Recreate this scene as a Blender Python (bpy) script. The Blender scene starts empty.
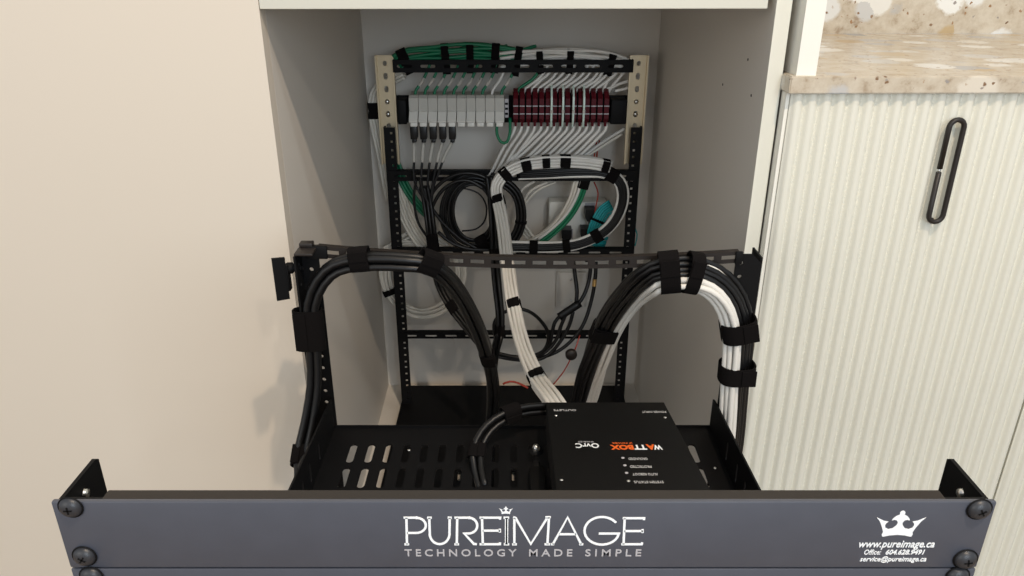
import bpy, bmesh, math, random
from mathutils import Vector, Matrix
random.seed(7)
S = bpy.context.scene
COL = S.collection
PITCH = math.radians(23.7); FPX = 765.0; EYE = 1.03
# ------------------------------------------------------------------ camera
cd = bpy.data.cameras.new('camera'); cam = bpy.data.objects.new('camera', cd); COL.objects.link(cam)
cam.location = (0, 0, EYE); cam.rotation_euler = (math.pi/2 - PITCH, 0, 0)
cd.sensor_width = 36; cd.lens = 36*FPX/1024; cd.clip_start = .01
S.camera = cam
# ------------------------------------------------------------------ world, lamps, exposure
S.view_settings.view_transform = 'Standard'; S.view_settings.look = 'None'
S.view_settings.gamma = 1; S.view_settings.use_curve_mapping = False
S.view_settings.exposure = 0.0
w = bpy.data.worlds.new('room_daylight'); S.world = w; w.use_nodes = True
bg = w.node_tree.nodes['Background']; bg.inputs[0].default_value = (.93, .97, 1.0, 1); bg.inputs[1].default_value = .60

def area(name, loc, aim, size, power, color, sy=None):
    l = bpy.data.lights.new(name, 'AREA'); o = bpy.data.objects.new(name, l); COL.objects.link(o)
    l.shape = 'RECTANGLE' if sy else 'DISK'; l.size = size
    if sy: l.size_y = sy
    l.energy = power; l.color = color
    o.location = loc; o.rotation_euler = (Vector(aim)-Vector(loc)).to_track_quat('-Z', 'Y').to_euler()
    return o
area('ceiling_downlight', (.40, -.22, EYE+1.38), (.0, .9, .5), .045, 20, (1.0, .80, .60))
area('ceiling_downlight', (1.15, .10, EYE+1.40), (.75, 1.0, .9), .10, 5, (.86, .94, 1.0))  # cool overhead lamp added to stand for daylight from the upper right
area('ceiling_downlight', (.86, -1.40, EYE+1.38), (.0, .9, .5), .09, 8, (1.0, .90, .78))
area('window_and_fill', (.75, -2.6, EYE+.55), (0, 1.2, .75), 1.0, 38, (.78, .89, 1.0), 1.2)  # window daylight from behind on the right
area('window_and_fill', (-1.9, -1.7, EYE+.35), (.2, 1.1, .7), 1.3, 14, (1.0, .95, .88), 1.3)  # soft fill added on the left to brighten the right inner wall

# ------------------------------------------------------------------ helpers
cP, sP = math.cos(PITCH), math.sin(PITCH)
def P(px, py, Y):
    """point of the place at distance Y ahead (Z above the floor) seen at that direction"""
    t = (py-288)/FPX; zc = Y/(cP - t*sP)
    return Vector(((px-512)/FPX*zc, Y, EYE - zc*(sP + t*cP)))

def mat(name, color, rough=.5, metal=0, spec=.5, bump=0, bscale=200, noise=0, coat=0):
    m = bpy.data.materials.new(name); m.use_nodes = True
    nt = m.node_tree; b = nt.nodes['Principled BSDF']
    b.inputs['Base Color'].default_value = (*color, 1); b.inputs['Roughness'].default_value = rough
    b.inputs['Metallic'].default_value = metal; b.inputs['Specular IOR Level'].default_value = spec
    if coat: b.inputs['Coat Weight'].default_value = coat
    if bump or noise:
        tc = nt.nodes.new('ShaderNodeTexCoord'); n = nt.nodes.new('ShaderNodeTexNoise')
        n.inputs['Scale'].default_value = bscale; n.inputs['Detail'].default_value = 4
        nt.links.new(tc.outputs['Object'], n.inputs['Vector'])
        if bump:
            bp = nt.nodes.new('ShaderNodeBump'); bp.inputs['Strength'].default_value = bump; bp.inputs['Distance'].default_value = .001
            nt.links.new(n.outputs['Fac'], bp.inputs['Height']); nt.links.new(bp.outputs['Normal'], b.inputs['Normal'])
        if noise:
            mx = nt.nodes.new('ShaderNodeMixRGB'); mx.blend_type = 'MULTIPLY'; mx.inputs[0].default_value = noise
            mx.inputs[1].default_value = (*color, 1)
            nt.links.new(n.outputs['Fac'], mx.inputs[2]); nt.links.new(mx.outputs[0], b.inputs['Base Color'])
    return m
M = dict(
    cream=mat('cream_paint', (.675, .61, .52), .55, bump=.03, bscale=400),
    white=mat('white_paint', (.82, .81, .74), .5),
    liner=mat('grey_melamine', (.67, .63, .57), .6, bump=.02, bscale=500),
    fluted=mat('fluted_white_paint', (.72, .715, .63), .5),
    black=mat('black_powder_coat', (.0045, .0045, .005), .6, spec=.16, bump=.12, bscale=1500),
    blackm=mat('black_anodised_metal', (.022, .024, .030), .42, spec=.6, bump=.05, bscale=900),
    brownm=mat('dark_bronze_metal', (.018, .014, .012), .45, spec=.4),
    panel=mat('brushed_black_panel', (.072, .080, .105), .4, spec=.6, noise=.2, bscale=60),
    zinc=mat('zinc_plated_steel', (.62, .52, .36), .42, metal=.75),
    steel=mat('steel', (.6, .6, .58), .3, metal=1),
    cordb=mat('black_cable_jacket', (.004, .004, .0045), .40, spec=.4),
    velcro=mat('black_hook_and_loop', (.006, .005, .005), .95, spec=.1, bump=.4, bscale=900),
    cablew=mat('white_cable_jacket', (.74, .72, .67), .45),
    cablec=mat('cream_cable_jacket', (.70, .66, .58), .5),
    green=mat('green_cable_jacket', (.005, .17, .075), .45),
    teal=mat('teal_cable_jacket', (.02, .40, .42), .45),
    red=mat('red_plastic', (.085, .006, .011), .5, spec=.15),
    wirer=mat('red_wire', (.42, .05, .03), .45),
    modw=mat('white_plastic', (.50, .48, .43), .45, spec=.3),
    nose=mat('pale_white_plastic', (.80, .78, .72), .4),
    mint=mat('pale_mint_plastic', (.62, .74, .66), .4),
    print=mat('white_print', (.90, .93, .95), .6),
    printb=mat('dull_white_print', (.62, .62, .62), .6),
    printg=mat('grey_print', (.45, .44, .46), .6),
    orange=mat('orange_print', (.85, .14, .015), .6),
    brass=mat('brass', (.75, .5, .2), .3, metal=1),
    wood=mat('oak_floor', (.38, .27, .17), .45, noise=.3, bscale=12),
    box=mat('black_painted_case', (.004, .0038, .0038), .65, spec=.16, bump=.1, bscale=1800),
)
def stone():
    m = bpy.data.materials.new('pebbled_beige_stone'); m.use_nodes = True
    nt = m.node_tree; N = nt.nodes; L = nt.links; b = N['Principled BSDF']; b.inputs['Roughness'].default_value = .22
    tc = N.new('ShaderNodeTexCoord')
    def ramp(src, stops):
        r = N.new('ShaderNodeValToRGB'); e = r.color_ramp.elements
        e[0].position, e[0].color = stops[0]; e[1].position, e[1].color = stops[-1]
        for p_, c_ in stops[1:-1]:
            k = e.new(p_); k.color = c_
        L.new(src, r.inputs[0]); return r.outputs[0]
    def mix(f, a, c):
        x = N.new('ShaderNodeMixRGB'); L.new(f, x.inputs[0]); L.new(a, x.inputs[1]); L.new(c, x.inputs[2]); return x.outputs[0]
    n1 = N.new('ShaderNodeTexNoise'); n1.inputs['Scale'].default_value = 45; n1.inputs['Detail'].default_value = 8; n1.inputs['Roughness'].default_value = .7
    L.new(tc.outputs['Object'], n1.inputs['Vector'])
    base = ramp(n1.outputs['Fac'], [(.30, (.34, .26, .18, 1)), (.43, (.51, .44, .34, 1)), (.62, (.60, .54, .44, 1))])
    va = N.new('ShaderNodeVectorMath'); va.operation = 'MULTIPLY_ADD'
    L.new(n1.outputs['Color'], va.inputs[0]); va.inputs[1].default_value = (.02,)*3; L.new(tc.outputs['Object'], va.inputs[2])
    v = N.new('ShaderNodeTexVoronoi'); v.inputs['Scale'].default_value = 20; L.new(va.outputs[0], v.inputs['Vector'])
    msk = ramp(v.outputs['Distance'], [(.40, (1, 1, 1, 1)), (.50, (0, 0, 0, 1))])
    sep = N.new('ShaderNodeSeparateColor'); L.new(v.outputs['Color'], sep.inputs[0])
    pick = ramp(sep.outputs[0], [(.26, (0, 0, 0, 1)), (.28, (1, 1, 1, 1))])
    mm = N.new('ShaderNodeMath'); mm.operation = 'MULTIPLY'; L.new(msk, mm.inputs[0]); L.new(pick, mm.inputs[1])
    peb = ramp(sep.outputs[1], [(.0, (.34, .34, .34, 1)), (.25, (.52, .51, .49, 1)), (.5, (.80, .80, .76, 1)), (.75, (.76, .74, .68, 1)), (.85, (.50, .38, .22, 1))])
    c = mix(mm.outputs[0], base, peb)
    v2 = N.new('ShaderNodeTexVoronoi'); v2.inputs['Scale'].default_value = 120; L.new(va.outputs[0], v2.inputs['Vector'])
    m2 = ramp(v2.outputs['Distance'], [(.22, (1, 1, 1, 1)), (.3, (0, 0, 0, 1))])
    s2 = N.new('ShaderNodeSeparateColor'); L.new(v2.outputs['Color'], s2.inputs[0])
    p2 = ramp(s2.outputs[0], [(.72, (0, 0, 0, 1)), (.74, (1, 1, 1, 1))])
    m3 = N.new('ShaderNodeMath'); m3.operation = 'MULTIPLY'; L.new(m2, m3.inputs[0]); L.new(p2, m3.inputs[1])
    sp = ramp(s2.outputs[1], [(.0, (.16, .09, .05, 1)), (.6, (.34, .20, .10, 1)), (1, (.30, .29, .28, 1))])
    L.new(mix(m3.outputs[0], c, sp), b.inputs['Base Color'])
    return m
M['stone'] = stone()

def link(name, me, m, parent=None, smooth=False):
    o = bpy.data.objects.new(name, me); COL.objects.link(o)
    if m: me.materials.append(M[m] if isinstance(m, str) else m)
    if parent:
        wl = Vector((0, 0, 0)); q = parent
        while q: wl += q.location; q = q.parent
        me.transform(Matrix.Translation(-wl)); o.parent = parent
    else:                                              # origin at the base of the thing
        xs = [v.co for v in me.vertices]
        c = Vector((sum(v.x for v in xs)/len(xs), sum(v.y for v in xs)/len(xs), min(v.z for v in xs)))
        me.transform(Matrix.Translation(-c)); o.location = c
    for p in me.polygons: p.use_smooth = bool(smooth)
    if smooth == 'auto':
        try: me.set_sharp_from_angle(angle=math.radians(40))
        except Exception: pass
    return o
def done(name, bm, m, parent=None, smooth=False, T=None):
    if T is not None: bmesh.ops.transform(bm, matrix=T, verts=bm.verts)
    bmesh.ops.recalc_face_normals(bm, faces=bm.faces)
    me = bpy.data.meshes.new(name); bm.to_mesh(me); bm.free()
    return link(name, me, m, parent, smooth)
def tag(o, label, cat=None, group=None):
    o['label'] = label
    if cat: o['category'] = cat
    if group: o['group'] = group
    return o
def thing(name, loc, label, cat, group=None):
    o = bpy.data.objects.new(name, None); COL.objects.link(o); o.location = loc; o.empty_display_size = .02
    return tag(o, label, cat, group)
def struct(o):
    o['kind'] = 'structure'; return o

def add_box(bm, lo, hi, bev=0, T=None):
    lo = Vector(lo); hi = Vector(hi)
    r = bmesh.ops.create_cube(bm, size=1)
    vs = r['verts']
    for v in vs: v.co = Vector([lo[i] + (v.co[i]+.5)*(hi[i]-lo[i]) for i in range(3)])
    if bev:
        es = list({e for v in vs for e in v.link_edges})
        rb = bmesh.ops.bevel(bm, geom=es, offset=bev, segments=2, affect='EDGES', profile=.5)
        vs = list({v for f in rb['faces'] for v in f.verts} | {v for v in vs if v.is_valid})
    if T is not None: bmesh.ops.transform(bm, matrix=T, verts=vs)
    return vs
def box(name, lo, hi, m, parent=None, bev=0, T=None):
    bm = bmesh.new(); add_box(bm, lo, hi, bev); return done(name, bm, m, parent, 'auto' if bev else False, T)
def add_prism(bm, pts, a, b, axis='x'):
    """polygon pts (2d) swept between a and b along an axis"""
    def co(p, t):
        return {'x': (t, p[0], p[1]), 'y': (p[0], t, p[1]), 'z': (p[0], p[1], t)}[axis]
    n = len(pts)
    A = [bm.verts.new(co(p, a)) for p in pts]; B = [bm.verts.new(co(p, b)) for p in pts]
    bm.faces.new(A); bm.faces.new(B[::-1])
    for i in range(n): bm.faces.new((A[i], A[(i+1) % n], B[(i+1) % n], B[i]))
    return A+B
def add_lathe(bm, prof, segs=20, T=None):
    """profile (r, z) turned about z"""
    rings = []
    vs = []
    for r, z in prof:
        if r < 1e-6: ring = [bm.verts.new((0, 0, z))]
        else: ring = [bm.verts.new((r*math.cos(2*math.pi*i/segs), r*math.sin(2*math.pi*i/segs), z)) for i in range(segs)]
        rings.append(ring); vs += ring
    for a, b in zip(rings, rings[1:]):
        for i in range(segs):
            j = (i+1) % segs
            q = [a[i % len(a)], a[j % len(a)], b[j % len(b)], b[i % len(b)]]
            u = []
            for v in q:
                if v not in u: u.append(v)
            if len(u) > 2: bm.faces.new(u)
    if T is not None: bmesh.ops.transform(bm, matrix=T, verts=vs)
def spline(pts, step=.006, closed=False):
    """Catmull-Rom through pts"""
    pts = [Vector(p) for p in pts]; n = len(pts); out = []
    rng = range(n if closed else n-1)
    for i in rng:
        g = (lambda k: pts[k % n]) if closed else (lambda k: pts[max(0, min(n-1, k))])
        p0, p1, p2, p3 = g(i-1), g(i), g(i+1), g(i+2)
        k = max(2, min(24, int((p2-p1).length/step)))
        for j in range(k):
            t = j/k
            out.append(.5*((2*p1)+(p2-p0)*t+(2*p0-5*p1+4*p2-p3)*t*t+(3*p1-p0-3*p2+p3)*t**3))
    if not closed: out.append(pts[-1])
    return out
REF = Vector((0, 1, 0))
def frames(path, closed=False):
    n = len(path); fr = []; lastU = None
    for i in range(n):
        a = path[(i-1) % n] if closed else path[max(0, i-1)]
        b = path[(i+1) % n] if closed else path[min(n-1, i+1)]
        T = (b-a).normalized()
        U = T.cross(REF)
        if lastU is not None and U.length < .35: U = lastU - T*lastU.dot(T)
        elif U.length < .05: U = Vector((1, 0, 0))
        U.normalize()
        if lastU is not None and U.dot(lastU) < -.2 and not closed: U = (lastU - T*lastU.dot(T)).normalized()
        V = U.cross(T).normalized(); lastU = U
        fr.append((T, U, V))
    return fr
def add_tube(bm, path, r, segs=8, closed=False, rv=None, fr=None):
    fr = fr or frames(path, closed); rv = rv or r
    rings = []
    for p, (T, U, V) in zip(path, fr):
        rings.append([bm.verts.new(p + U*(r*math.cos(2*math.pi*k/segs)) + V*(rv*math.sin(2*math.pi*k/segs))) for k in range(segs)])
    m = len(rings)
    for i in range(m if closed else m-1):
        a, b = rings[i], rings[(i+1) % m]
        for k in range(segs):
            bm.faces.new((a[k], a[(k+1) % segs], b[(k+1) % segs], b[k]))
    if not closed:
        bm.faces.new(rings[0][::-1]); bm.faces.new(rings[-1])
def tube(name, pts, r, m, parent=None, closed=False, segs=8, step=.006):
    bm = bmesh.new(); add_tube(bm, spline(pts, step, closed), r, segs, closed)
    return done(name, bm, m, parent, True)
def plate_mesh(outline, holes, t, bev=0):
    """flat sheet (2d outline with holes) of thickness t, centred on z=0"""
    cu = bpy.data.curves.new('sheet', 'CURVE'); cu.dimensions = '2D'; cu.fill_mode = 'BOTH'; cu.extrude = t/2
    for poly in [outline]+holes:
        s = cu.splines.new('POLY'); s.points.add(len(poly)-1)
        for q, (x, y) in zip(s.points, poly): q.co = (x, y, 0, 1)
        s.use_cyclic_u = True
    o = bpy.data.objects.new('sheet', cu); COL.objects.link(o)
    bpy.context.view_layer.update()
    me = bpy.data.meshes.new_from_object(o.evaluated_get(bpy.context.evaluated_depsgraph_get()))
    bpy.data.objects.remove(o); bpy.data.curves.remove(cu)
    return me
def rect(x0, y0, x1, y1): return [(x0, y0), (x1, y0), (x1, y1), (x0, y1)]
def slot(cx, cy, w, h, k=5):
    """rounded slot, longest side gets round ends"""
    out = []
    if w >= h:
        r = h/2; a = w/2-r
        for i in range(k+1): q = -math.pi/2+math.pi*i/k; out.append((cx+a+r*math.cos(q), cy+r*math.sin(q)))
        for i in range(k+1): q = math.pi/2+math.pi*i/k; out.append((cx-a+r*math.cos(q), cy+r*math.sin(q)))
    else:
        r = w/2; a = h/2-r
        for i in range(k+1): q = math.pi*i/k; out.append((cx+r*math.cos(q), cy+a+r*math.sin(q)))
        for i in range(k+1): q = math.pi+math.pi*i/k; out.append((cx+r*math.cos(q), cy-a+r*math.sin(q)))
    return out
def plate(name, outline, holes, t, m, parent, T, warp=None):
    me = plate_mesh(outline, holes, t); me.transform(T)
    if warp:
        for v in me.vertices: v.co = warp(v.co)
    me.materials.clear()
    return link(name, me, m, parent)
def basis(o, x, y, z):
    m = Matrix.Identity(4)
    for i, c in enumerate((x, y, z)):
        for j in range(3): m[j][i] = c[j]
    for j in range(3): m[j][3] = o[j]
    return m
def FRONT(x, y, z): return basis((x, y, z), (1, 0, 0), (0, 0, 1), (0, -1, 0))      # sheet upright, facing the viewer
def SIDE(x, y, z): return basis((x, y, z), (0, 1, 0), (0, 0, 1), (1, 0, 0))        # sheet upright, running in depth
def text(name, body, x0, x1, zlo, zhi, y, m, parent, spacing=1, shear=0, bold=0, T=None, thick=.00025):
    cu = bpy.data.curves.new('lettering', 'FONT'); cu.body = body; cu.space_character = spacing; cu.shear = shear
    cu.offset = bold; cu.resolution_u = 3
    o = bpy.data.objects.new('lettering', cu); COL.objects.link(o); bpy.context.view_layer.update()
    me = bpy.data.meshes.new_from_object(o.evaluated_get(bpy.context.evaluated_depsgraph_get()))
    bpy.data.objects.remove(o); bpy.data.curves.remove(cu)
    xs = [v.co.x for v in me.vertices]; ys = [v.co.y for v in me.vertices]
    ax, bx, ay, by = min(xs), max(xs), min(ys), max(ys)
    bm = bmesh.new(); bm.from_mesh(me); bpy.data.meshes.remove(me)
    for v in bm.verts:
        v.co = Vector((x0+(v.co.x-ax)/(bx-ax)*(x1-x0), zlo+(v.co.y-ay)/(by-ay)*(zhi-zlo), 0))
    r = bmesh.ops.extrude_face_region(bm, geom=list(bm.faces))
    for v in [g for g in r['geom'] if isinstance(g, bmesh.types.BMVert)]: v.co.z += thick
    return done(name, bm, m, parent, T=T if T is not None else FRONT(0, y, 0))

# ================================================================== SETTING
NR = Matrix.Rotation(math.radians(.74), 4, 'Z')          # the cabinet run stands a hair askew to the line of sight
CX, HW = .0183, .2780; NX0, NX1 = CX-HW, CX+HW
YF, YB = .874, 1.50
ZF = EYE-.897; ZT = EYE-.056
struct(box('floor', (-3, -3, -.02), (3, 2.2, 0), 'wood'))
struct(box('wall_left', (-1.6, YF, 0), (NX0, YF+.022, 2.3), 'cream', T=NR))
struct(box('wall_back', (NX1+.021, 1.315, EYE-.123), (2.2, 1.36, 2.3), 'stone', T=NR))
# tall cabinet: the niche
tc = thing('tall_cabinet', (0, 1.2, 0), 'tall cream cabinet with open grey niche holding the equipment frame', 'cabinet')
box('side_panel', (NX0-.018, YF+.0225, .10), (NX0, YB+.018, 2.3), 'liner', tc, T=NR)
sp = box('side_panel', (NX1, YF+.0, .0), (NX1+.0165, YB+.018, 2.3), 'liner', tc, T=NR)
box('edge_band', (NX1-.0002, YF-.0012, .0), (NX1+.0166, YF, 2.3), 'fluted', sp, T=NR)
box('back_panel', (NX0, YB, ZF-.02), (NX1, YB+.018, ZT+.3), 'liner', tc, T=NR)
box('bottom_panel', (NX0, YF+.02, ZF-.02), (NX1, YB, ZF), 'liner', tc, T=NR)
box('top_panel', (NX0, YF+.024, ZT+.012), (NX1, YB, ZT+.032), 'liner', tc, T=NR)
box('plinth', (NX0, YF+.05, 0), (NX1, YF+.07, ZF-.02), 'liner', tc, T=NR)
box('upper_door', (NX0+.0005, YF-.0, ZT), (NX1-.009, YF+.022, 2.3), 'fluted', tc, bev=.0012, T=NR)
for px, py in ((754, 60), (757, 96), (729, 85)):          # shelf-pin holes in the right-hand side
    t = (px-512)/FPX; Xw = NX1-.0010
    zc = .29/t; y_ = zc*(cP-(py-288)/FPX*sP); p = P(px, py, y_)
    bm = bmesh.new(); add_lathe(bm, [(0, 0), (.0016, 0), (.0016, .0006), (.0010, .0008), (0, .0004)], 10, Matrix.Translation((NX1-.0006, y_, p.z)) @ Matrix.Rotation(math.pi/2, 4, 'Y'))
    done('pin_hole', bm, 'brownm', tc, T=NR)

# base cabinet on the right with fluted doors
YD = .856; DX0, DX1 = .3195, .686; DZ1 = EYE-.1425
bc = thing('base_cabinet', (.6, 1.1, 0), 'white fluted base cabinet under the pebbled stone counter', 'cabinet')
box('carcass', (DX0, YD+.02, .10), (1.5, 1.31, EYE-.1425), 'white', bc, T=NR)
box('end_panel', (.3152, YD+.002, .02), (.3190, YD+.0175, EYE-.1425), 'white', bc, T=NR)
box('plinth', (DX0, YD+.06, 0), (1.5, YD+.08, .10), 'white', bc, T=NR)
def fluted_door(x0, x1):
    bm = bmesh.new(); n = round((x1-x0)/.0158); pw = (x1-x0)/n; prof = []
    for i in range(n):
        for k in range(12):
            prof.append((x0+pw*(i+k/12), YD-.0050*(1-((1+math.cos(2*math.pi*k/12))/2)**1.8)))
    prof += [(x1, YD), (x1, YD+.019), (x0, YD+.019), (x0, YD)]
    add_prism(bm, prof, .105, DZ1, 'z')
    return done('door', bm, 'fluted', bc, 'auto', NR)
d1 = fluted_door(DX0, DX1); d2 = fluted_door(DX1+.003, DX1+.37)
d1['label'] = 'fluted white door with black pull'
# handle : long oval loop with a small break in its left leg
hx, hz0, hz1, hr, hy = .506, EYE-.281, EYE-.1785, .0083, YD-.0105
loop = []
for i in range(9): a = math.pi*i/8; loop.append((hx+hr*math.cos(a), hy, hz1+hr*math.sin(a)))
for i in range(9): a = math.pi+math.pi*i/8; loop.append((hx+hr*math.cos(a), hy, hz0+hr*math.sin(a)))
zb = (hz0+hz1)/2+.002
pts = [(hx-hr, hy, zb-.002)] + loop[9:] + [(hx+hr, hy, hz0+(hz1-hz0)*k/6) for k in range(1, 6)] + loop[:9] + [(hx-hr, hy, zb+.002)]
bm = bmesh.new(); add_tube(bm, [Vector(p) for p in pts], .0030, 10)
h = done('handle', bm, 'brownm', d1, True, NR); h['label'] = 'black oval loop pull'
bm = bmesh.new(); add_lathe(bm, [(0, -.0035), (.0016, -.0035), (.0016, .0035), (0, .0035)], 10, Matrix.Translation((hx-hr, hy, zb)))
done('link_pin', bm, 'steel', d1, True, NR)
for z in (hz0-hr+.001, hz1+hr-.001):
    bm = bmesh.new(); add_lathe(bm, [(.0017, 0), (.0017, .006), (.0022, .0065), (.0022, .0075)], 10, Matrix.Translation((hx, hy, z)) @ Matrix.Rotation(-math.pi/2, 4, 'X'))
    done('handle_post', bm, 'brownm', d1, True, NR)
# counter
CZ = EYE-.123
bm = bmesh.new()
add_prism(bm, [(.3125, YD-.012), (1.6, YD-.012), (1.6, 1.314), (.3195, 1.314), (.3195, YD+.017), (.3125, YD+.017)], CZ-.0185, CZ, 'z')
bmesh.ops.bevel(bm, geom=[e for e in bm.edges if all(abs(v.co.y-(YD-.012)) < 1e-5 for v in e.verts) or (abs(e.verts[0].co.x-.3125) < 1e-4 and abs(e.verts[1].co.x-.3125) < 1e-4)], offset=.0012, segments=2, affect='EDGES')
tag(done('countertop', bm, 'stone', T=NR), 'polished beige pebbled stone countertop over the fluted doors', 'countertop')
up = box('trim_1', (.3205, YD-.004, CZ), (.342, 1.05, 2.3), 'white', T=NR); struct(up)

# ================================================================== BACK FRAME fixed inside the niche
YR = 1.40
zt = P(512, 56, YR).z; zb_ = ZF+.016
fr = thing('equipment_frame', (0, 1.3, ZF), 'black upright equipment frame fixed at the back of the niche', 'rack')
for sgn in (-1, 1):
    px_o = 375 if sgn < 0 else 648.5
    xo = P(px_o, 56, YR+.012).x; w_ = .0335
    xa, xb = (xo, xo+w_) if sgn < 0 else (xo-w_, xo)
    zr0 = P(512, 165, YR).z
    # zinc channel rail with slotted holes
    h_ = zt-zr0; holes = []
    for i in range(9):
        zc_ = h_-.014-.0225*i
        holes.append(slot(w_/2, zc_, .0075, .012 if i % 3 else .009))
    r_ = plate('zinc_rail', [(0, 0), (w_, 0), (w_, h_), (0, h_)], holes, .002, 'zinc', fr, FRONT(xa, YR+.012, zr0))
    for xe in (xa, xb-.003):
        box('rail_lip', (xe, YR+.004, zr0), (xe+.003, YR+.0115, zt), 'zinc', r_)
    for i in (3, 4):
        z_ = zt-.014-.0225*i
        bm = bmesh.new(); add_lathe(bm, [(0, -.003), (.0035, -.002), (.0045, 0), (.0045, .002), (0, .002)], 10, FRONT((xa+xb)/2, YR+.0105, z_) @ Matrix.Rotation(math.pi, 4, 'Y'))
        done('screw', bm, 'steel', r_, True)
    # black perforated post below and in front
    pxc = 389.5 if sgn < 0 else 636.5
    zp1 = P(512, 127, YR).z; xc = P(pxc, 127, YR).x; pw = .021
    hp = zp1-zb_; holes = []
    z_ = .012; k = 0
    while z_ < hp-.01:
        holes.append(rect(pw/2-.0022+.003*sgn*-1, z_-.0022, pw/2+.0022+.003*sgn*-1, z_+.0022)); z_ += (.0159, .0159, .0127)[k % 3]; k += 1
    po = plate('post', rect(0, 0, pw, hp), holes, .002, 'black', fr, FRONT(xc-pw/2, YR-.004, zb_))
    xs_ = xc-pw/2 if sgn < 0 else xc+pw/2-.002
    box('post_flange', (xs_, YR-.003, zb_), (xs_+.002, YR+.030, zp1), 'black', po)
xl, xr = P(386, 130, YR).x, P(640, 130, YR).x
def crossbar(y0, y1, Y, step, sl, sh, x0, x1, off=0, label=None):
    za, zb2 = P(512, y1, Y).z, P(512, y0, Y).z; hh = zb2-za; L = x1-x0; hs = []
    x = step*.5+off
    while x < L-step*.4:
        hs.append(slot(x, hh*.5, sl, sh, 4)); x += step
    b = plate('crossbar', rect(0, 0, L, hh), hs, .0016, 'black', fr, FRONT(x0, Y, za))
    box('crossbar_flange', (x0, Y+.001, zb2-.0016), (x1, Y+.014, zb2), 'black', b)
    return b
crossbar(60, 72.5, 1.396, .0415, .027, .0055, xl+.020, xr-.020)
crossbar(171, 181, 1.392, .041, .024, .004, xl+.002, xr-.002)
crossbar(249, 256, 1.392, .041, .024, .004, xl+.002, xr-.002)
crossbar(333, 338.5, 1.392, .041, .024, .004, xl+.004, xr-.004)
bt = plate('base_tray', rect(-.237, 0, .237, .520), [slot(x, y, .006, .03) for x in (-.15, -.1, -.05, .0, .05, .1, .15) for y in (.06, .2, .34)], .002, 'black', fr, basis((.003, .95, ZF+.014), (1, 0, 0), (0, 1, 0), (0, 0, 1)))
for s_ in (-1, 1):
    box('tray_side', (.003+s_*.238-.001, .95, ZF), (.003+s_*.238+.001, 1.45, ZF+.0175), 'black', bt)
for x, y in ((-.13, 1.26), (.135, 1.25), (-.06, 1.20)):
    bm = bmesh.new(); add_lathe(bm, [(.0035, 0), (.003, .0018), (0, .002)], 10, Matrix.Translation((x, y, ZF+.015))); done('screw', bm, 'steel', bt, True)
# rail across for the clip-on modules
zd0, zd1 = P(512, 122, 1.43).z, P(512, 95, 1.43).z
dr = thing('module_rail', (0, 1.43, zd0), 'black mounting rail carrying the white and red modules', 'rail')
box('rail_bar', (xl+.012, 1.424, zd0), (xr-.008, 1.430, zd1), 'black', dr, bev=.001)
for a, b in ((398, 407), (610, 626)):
    box('end_clamp', (P(a, 108, 1.40).x, 1.388, zd0+.004), (P(b, 108, 1.40).x, 1.424, zd1-.002), 'black', dr, bev=.002)

# white modules
YM = 1.375
def zM(py, Y=YM): return P(512, py, Y).z
for i in range(10):
    a = 408.6+9.58*i; xa = P(a, 110, YM).x+.0004; xb = P(a+9.58, 110, YM).x-.0004
    t_ = thing('keystone_module', ((xa+xb)/2, 1.40, zM(126)), ('white clip-on jack module with black plug under it, ' if i < 5 else 'white clip-on jack module with empty lower port, ') + ('leftmost of the row', 'second from left', 'third from left', 'fourth from left', 'fifth from left', 'sixth from left', 'seventh from left', 'eighth from left', 'ninth from left with green loop', 'tenth, beside the red blocks')[i], 'module', 'white jack modules')
    bm = bmesh.new()
    add_prism(bm, [(1.423, zM(96)), (1.388, zM(96.5)), (1.382, zM(99)), (1.380, zM(112)), (1.380, zM(122)), (1.423, zM(122))], xa, xb)
    done('housing', bm, 'modw', t_)
    bm = bmesh.new(); add_prism(bm, [(1.3798, zM(111.5)), (1.377, zM(112)), (1.363, zM(120)), (1.364, zM(121.3)), (1.3798, zM(122))], xa+.0004, xb-.0004)
    done('module_nose', bm, 'nose', t_)  # sloped lower nose, coloured paler than the housing above it
    box('port', (xa+.002, 1.369, zM(126)), (xb-.002, 1.420, zM(122)-.0002), 'nose', t_, bev=.0006)
    
bmr = bmesh.new(); xa = P(504.6, 100, YM).x
tm = thing('end_bracket', (xa, 1.40, zM(118)), 'grey slotted end bracket between white modules and red blocks', 'bracket')
add_box(bmr, (xa, 1.378, zM(118)), (xa+.007, 1.423, zM(99)), .0008); done('bracket_body', bmr, 'printg', tm)
for q in (104, 109, 114): box('slot_bar', (xa-.0003+.001, 1.3765, zM(q+1)), (xa+.006, 1.378, zM(q-1)), 'black', tm)

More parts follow.
